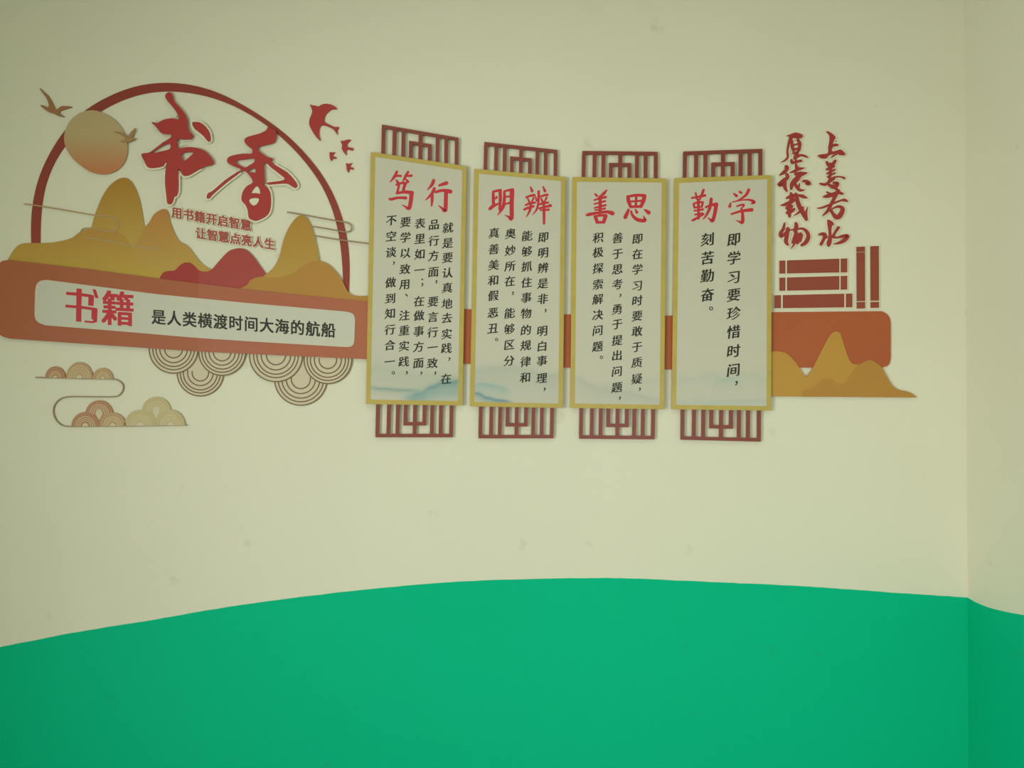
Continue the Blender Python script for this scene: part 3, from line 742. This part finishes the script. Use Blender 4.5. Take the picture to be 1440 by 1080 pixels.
def lattice(parent, A, B, A2, B2, up_side):
    """A,B outer corners of the rail, A2,B2 where the outer bars meet the board"""
    q = (A, B, B2, A2); w = 5.1
    Hh = math.hypot(A2[0] - A[0], A2[1] - A[1]); Ww = math.hypot(B[0] - A[0], B[1] - A[1])
    d0, d1 = 0.011, 0.0224
    def bar(u0, u1, v0, v1, name, par, k=0.0):
        b = MB(); b.poly([quadpt(q, u0, v0), quadpt(q, u1, v0), quadpt(q, u1, v1), quadpt(q, u0, v1)], d0, d1 + k)
        return b.build(name, M['lattice'], par)
    hu = w / Ww / 2; hv = (w - .3) / Hh
    rail = bar(0, 1, 0, hv, 'lattice_rail', parent)
    for u in (.022, .165, .282, .505, .728, .842, .978):
        bar(u - hu, u + hu, hv, 1, 'bar', rail)
    cv = 16.6 / Hh
    for u in (.382, .628): bar(u - hu, u + hu, cv, 1, 'bar', rail, 0.0001)
    bar(.382 + hu, .505 - hu, cv, cv + hv, 'cross_bar', rail, 0.0001)
    bar(.505 + hu, .628 - hu, cv, cv + hv, 'cross_bar', rail, 0.0001)

for k, q in enumerate(FRAMES):
    t = thing('hanging_scroll', (q[3][0] + q[2][0]) / 2, BOTS[k][0][1], LABELS[k] + ' and red lattice ends', 'wall scroll', 'four framed text scrolls')
    lattice(t, TOPS[k][0], TOPS[k][1], TOPX[k][0], TOPX[k][1], True)
    lattice(t, BOTS[k][0], BOTS[k][1], BOTX[k][0], BOTX[k][1], False)
    fw = 6.3
    inn = ((q[0][0] + fw, q[0][1] + fw + .6), (q[1][0] - fw, q[1][1] + fw - .6), (q[2][0] - fw, q[2][1] - fw), (q[3][0] + fw, q[3][1] - fw))
    b = MB()
    for i in range(4):
        j = (i + 1) % 4; b.poly([q[i], q[j], inn[j], inn[i]], 0.0225, 0.032)
    b.build('gold_frame', M['gold'], t)
    # printed sheet with its watercolour hills as a colour layer of the print
    NX, NY = 40, 110
    b = MB(); pts = [quadpt(inn, i / NX, (1 - (1 - j / NY) ** 1.8)) for j in range(NY + 1) for i in range(NX + 1)]
    fs = [(j * (NX + 1) + i, j * (NX + 1) + i + 1, (j + 1) * (NX + 1) + i + 1, (j + 1) * (NX + 1) + i) for j in range(NY) for i in range(NX)]
    b.shell(pts, fs, 0.0225, 0.0310)
    sheet = b.build('text_sheet', M['print'], t)
    ca = sheet.data.color_attributes.new('print', 'FLOAT_COLOR', 'POINT')
    base = (197, 195, 175)
    for i, p in enumerate(pts):
        c = list(base)
        for rp, col, st, fade, soft in WASH[k]:
            ry = ridge(rp, p[0])
            if ry is None: continue
            d = p[1] - ry
            a = st * (math.exp(-d / fade) if d > 0 else math.exp(d / soft))
            ex = min(p[0] - rp[0][0], rp[-1][0] - p[0])
            if rp[0][0] > q[3][0] + 10 or rp[-1][0] < q[2][0] - 10: a *= min(1, max(0, ex / 14 + .15))
            col = tuple(min(255, v * 1.1) for v in col)
            c = [c[m] + (col[m] - c[m]) * a for m in range(3)]
        ca.data[i].color = lin(c)
    D = 0.0312
    for strokes in TITLES[k]:
        b = MB()
        for i, s in enumerate(strokes): b.ribbon([(p[0], p[1], p[2] * 1.36) for p in s], None, D + 0.00002 * i, n=4)
        b.build('title_character', M['red_ink'], sheet)
    em = 15.6 if k < 3 else 19.6
    sl = [0.03, 0.02, 0.0, -0.01][k]
    for ci, (cx, y0, y1, txt, _) in enumerate(TEXTS[k]):
        ys = ROWS[(k, ci)]
        for ch, y in zip(txt, ys):
            b = MB()
            x = cx + DRIFT[k] * (y - (y0 + 60)) if k == 0 else cx + DRIFT[k] * (y - y0)
            if ch in PUNCT:
                dx = PUNCT[ch][0]
                b.glyph(ch, x + dx, y, em * .9, em * .9, None, D, 0.012, 0)
            else:
                b.glyph(ch, x, y, em, em, None, D, 0.030, sl, 0, kai=0.13)
            b.build('printed_character', M['black'], sheet)

# ------------------------------------------------------------------ books on the band
def book(name_label, quad, bands, along_x=True):
    """quad TL TR BR BL in zoom units, bands = list of (t0, t1) gaps along the long axis"""
    q = zoomed(1060, 330, 5.538, quad)
    cx = (q[2][0] + q[3][0]) / 2
    t = thing('book', cx, max(q[2][1], q[3][1]), name_label, 'book', 'flat brick red books above the band')
    b = MB(); b.poly(grow(q, 1.6), G, 0.008); b.build('backing_board', M['back'], t)
    ts = [0] + [v for bb in bands for v in bb] + [1]
    for i in range(0, len(ts), 2):
        a, c = ts[i], ts[i + 1]
        if along_x: p = [lerp(q[0], q[1], a), lerp(q[0], q[1], c), lerp(q[3], q[2], c), lerp(q[3], q[2], a)]
        else: p = [lerp(q[0], q[3], a), lerp(q[1], q[2], a), lerp(q[1], q[2], c), lerp(q[0], q[3], c)]
        b = MB(); b.poly(p, 0.0081, 0.011); b.build('cover', M['book'], t)
book('lying book, topmost of the stack of three', [(200, 202), (728, 185), (728, 293), (200, 303)], [(.088, .112), (.883, .905)])
book('lying book, middle of the stack of three', [(200, 335), (728, 320), (728, 427), (200, 437)], [(.088, .112), (.883, .905)])
book('lying book, widest and lowest of the stack of three', [(160, 472), (768, 458), (768, 565), (160, 573)], [(.086, .109), (.896, .918)])
book('standing book nearer the stack, left of the upright pair', [(800, 95), (866, 92), (868, 575), (802, 576)], [(.085, .092), (.88, .893)], False)
book('standing book at far right of the upright pair', [(908, 90), (974, 87), (976, 569), (910, 570)], [(.085, .088), (.885, .903)], False)

# ------------------------------------------------------------------ calligraphy columns
C1 = lambda ss: [zoomed(1080, 170, 10.286, s) for s in ss]
C2 = lambda ss: [zoomed(1080, 255, 10.286, s) for s in ss]
shang_poly = [zoomed(1080, 170, 10.286, [(845, 155), (870, 150), (930, 185), (977, 232), (960, 275), (938, 330), (985, 325), (1022, 343), (1008, 362), (940, 377), (925, 437), (985, 432), (1045, 412), (1088, 440), (1122, 488),
              (1060, 497), (1000, 476), (940, 482), (880, 500), (850, 540), (780, 542), (740, 518), (722, 496), (790, 480), (868, 465), (874, 380), (888, 300), (890, 212)])]
shui_poly = [zoomed(1080, 255, 10.286, [(862, 553), (895, 562), (932, 582), (956, 625), (925, 650), (916, 740), (926, 820), (916, 900), (888, 946), (863, 935), (850, 890), (878, 800), (875, 700), (862, 620)])]
COLS = [
 ('crimson four character calligraphy column at the far right, above standing books', 1170, 345,
  [(C1([[(920, 526, 12), (955, 498, 20), (1000, 486, 6)]]), shang_poly),
   (C1([[(848, 590, 26), (880, 640, 40)], [(975, 575, 36), (920, 650, 40), (858, 700, 22)], [(850, 700, 26), (900, 680, 32), (960, 655, 26)], [(855, 760, 20), (905, 735, 26), (972, 700, 20)], [(905, 620, 40), (905, 740, 32), (890, 830, 28)],
       [(862, 808, 20), (970, 752, 22)], [(880, 868, 30), (950, 815, 20), (1050, 806, 16), (1108, 828, 26)], [(755, 905, 20), (830, 918, 34), (890, 880, 30), (965, 832, 20)], [(885, 925, 30), (935, 950, 46), (980, 950, 44), (1008, 905, 40), (950, 892, 28)], [(970, 965, 34), (1008, 1000, 26)]]), []),
   (C2([[(990, 105, 20), (1025, 130, 24)], [(850, 150, 14), (900, 178, 26), (960, 190, 40)], [(802, 222, 16), (860, 212, 46), (940, 190, 46), (1010, 160, 40), (1085, 180, 24)], [(1030, 130, 26), (960, 230, 50)], [(965, 230, 40), (920, 320, 36), (870, 420, 38), (798, 492, 16)],
       [(720, 387, 12), (790, 378, 24), (915, 328, 26), (1050, 278, 22), (1108, 270, 36), (1155, 290, 12)], [(885, 385, 26), (930, 450, 32), (980, 512, 50), (1030, 510, 56), (1072, 440, 52), (1080, 388, 40), (1020, 362, 32), (935, 392, 14)]]), []),
   (C2([[(742, 768, 26), (790, 760, 40), (830, 778, 40), (800, 850, 34), (768, 912, 36)], [(800, 850, 16), (860, 800, 20)], [(1022, 664, 36), (975, 735, 30), (940, 800, 26), (1000, 812, 22), (1080, 792, 36), (1150, 795, 50), (1100, 855, 46), (1030, 888, 34), (945, 906, 6)]]), shui_poly)]),
 ('crimson four character calligraphy column beside the fourth scroll, above lying books', 1117, 348,
  [(C1([[(280, 212, 10), (330, 212, 34), (400, 208, 66), (482, 220, 50)], [(335, 240, 44), (300, 330, 26), (282, 440, 22), (288, 520, 24), (245, 570, 22), (190, 596, 6)], [(350, 285, 26), (350, 360, 34), (372, 430, 34)], [(430, 268, 30), (462, 330, 36), (445, 425, 40)],
       [(355, 352, 20), (440, 330, 20)], [(375, 408, 24), (445, 400, 24)], [(360, 468, 22), (430, 458, 30), (390, 520, 34)], [(385, 540, 36), (470, 495, 26), (530, 505, 24), (575, 526, 14)], [(340, 560, 24), (352, 602, 34), (410, 590, 28), (480, 575, 34)], [(402, 540, 18), (410, 640, 18)]]), []),
   (C1([[(262, 655, 40), (280, 685, 40), (235, 740, 44), (172, 782, 16)], [(272, 770, 36), (285, 815, 40), (225, 865, 50), (158, 920, 36), (215, 925, 36)], [(252, 880, 30), (245, 955, 40), (275, 1015, 22)], [(405, 630, 22), (430, 690, 44), (522, 680, 14)], [(320, 748, 14), (400, 718, 34), (445, 690, 26)],
       [(395, 765, 34), (470, 768, 60), (565, 750, 14)], [(470, 775, 44), (415, 840, 64), (355, 905, 52), (335, 985, 28)], [(380, 880, 30), (420, 960, 34), (470, 1002, 32), (528, 998, 12)], [(455, 905, 14), (452, 950, 20)], [(505, 868, 24), (560, 875, 44), (598, 910, 40), (555, 905, 30)]]), []),
   (C2([[(266, 242, 20), (340, 215, 50), (425, 190, 26)], [(332, 165, 26), (345, 240, 44), (325, 300, 42)], [(400, 172, 24), (415, 200, 34)], [(188, 345, 12), (255, 332, 40), (330, 300, 46), (400, 255, 30), (440, 232, 22)], [(438, 192, 12), (500, 215, 42), (572, 240, 10)],
       [(410, 180, 30), (428, 280, 46), (455, 360, 52), (505, 450, 52), (560, 555, 34)], [(575, 368, 6), (552, 460, 26), (562, 540, 24)], [(270, 385, 36), (345, 360, 44)], [(275, 455, 34), (340, 430, 44), (385, 395, 24)], [(318, 330, 40), (308, 420, 54), (315, 512, 26)], [(505, 380, 36), (445, 450, 26), (372, 496, 6)]]), []),
   (C2([[(242, 600, 18), (222, 690, 36), (182, 745, 36), (190, 792, 38), (250, 755, 36), (305, 700, 34)], [(290, 680, 44), (275, 780, 46), (262, 870, 46), (292, 920, 22)], [(402, 600, 30), (412, 650, 46), (392, 720, 46)], [(318, 705, 14), (390, 692, 20)], [(430, 690, 22), (500, 682, 26), (565, 730, 40), (585, 805, 46), (545, 885, 48), (488, 922, 34)],
       [(410, 740, 42), (400, 800, 54), (372, 870, 46), (345, 885, 16)], [(470, 755, 42), (445, 850, 46), (425, 900, 26)], [(498, 770, 20), (475, 870, 14)], [(402, 858, 14), (378, 910, 22), (335, 972, 6)]]), [])])]
for label, px, py, chars in COLS:
    t = thing('calligraphy_column', px, py, label, 'lettering', 'pair of vertical calligraphy columns')
    bb = MB(); n = 0
    for strokes, polys in chars:
        for s in strokes: n += 1; bb.ribbon(s, G, 0.007 + 0.00003 * n, extra=2.4, n=3)
        for p in polys: n += 1; bb.poly(grow(crom(p, 2), 2.0), G, 0.008 + 0.00003 * n)
    bb.build('backing_board', M['back'], t)
    for strokes, polys in chars:
        b = MB(); n = 0
        for s in strokes: n += 1; b.ribbon([(p[0], p[1], p[2] * 1.22) for p in s], 0.0086, 0.0135 + 0.00002 * n)
        for p in polys: n += 1; b.poly(crom(p, 3), 0.0086, 0.0135 + 0.00002 * n)
        b.build('character', M['callig'], t)
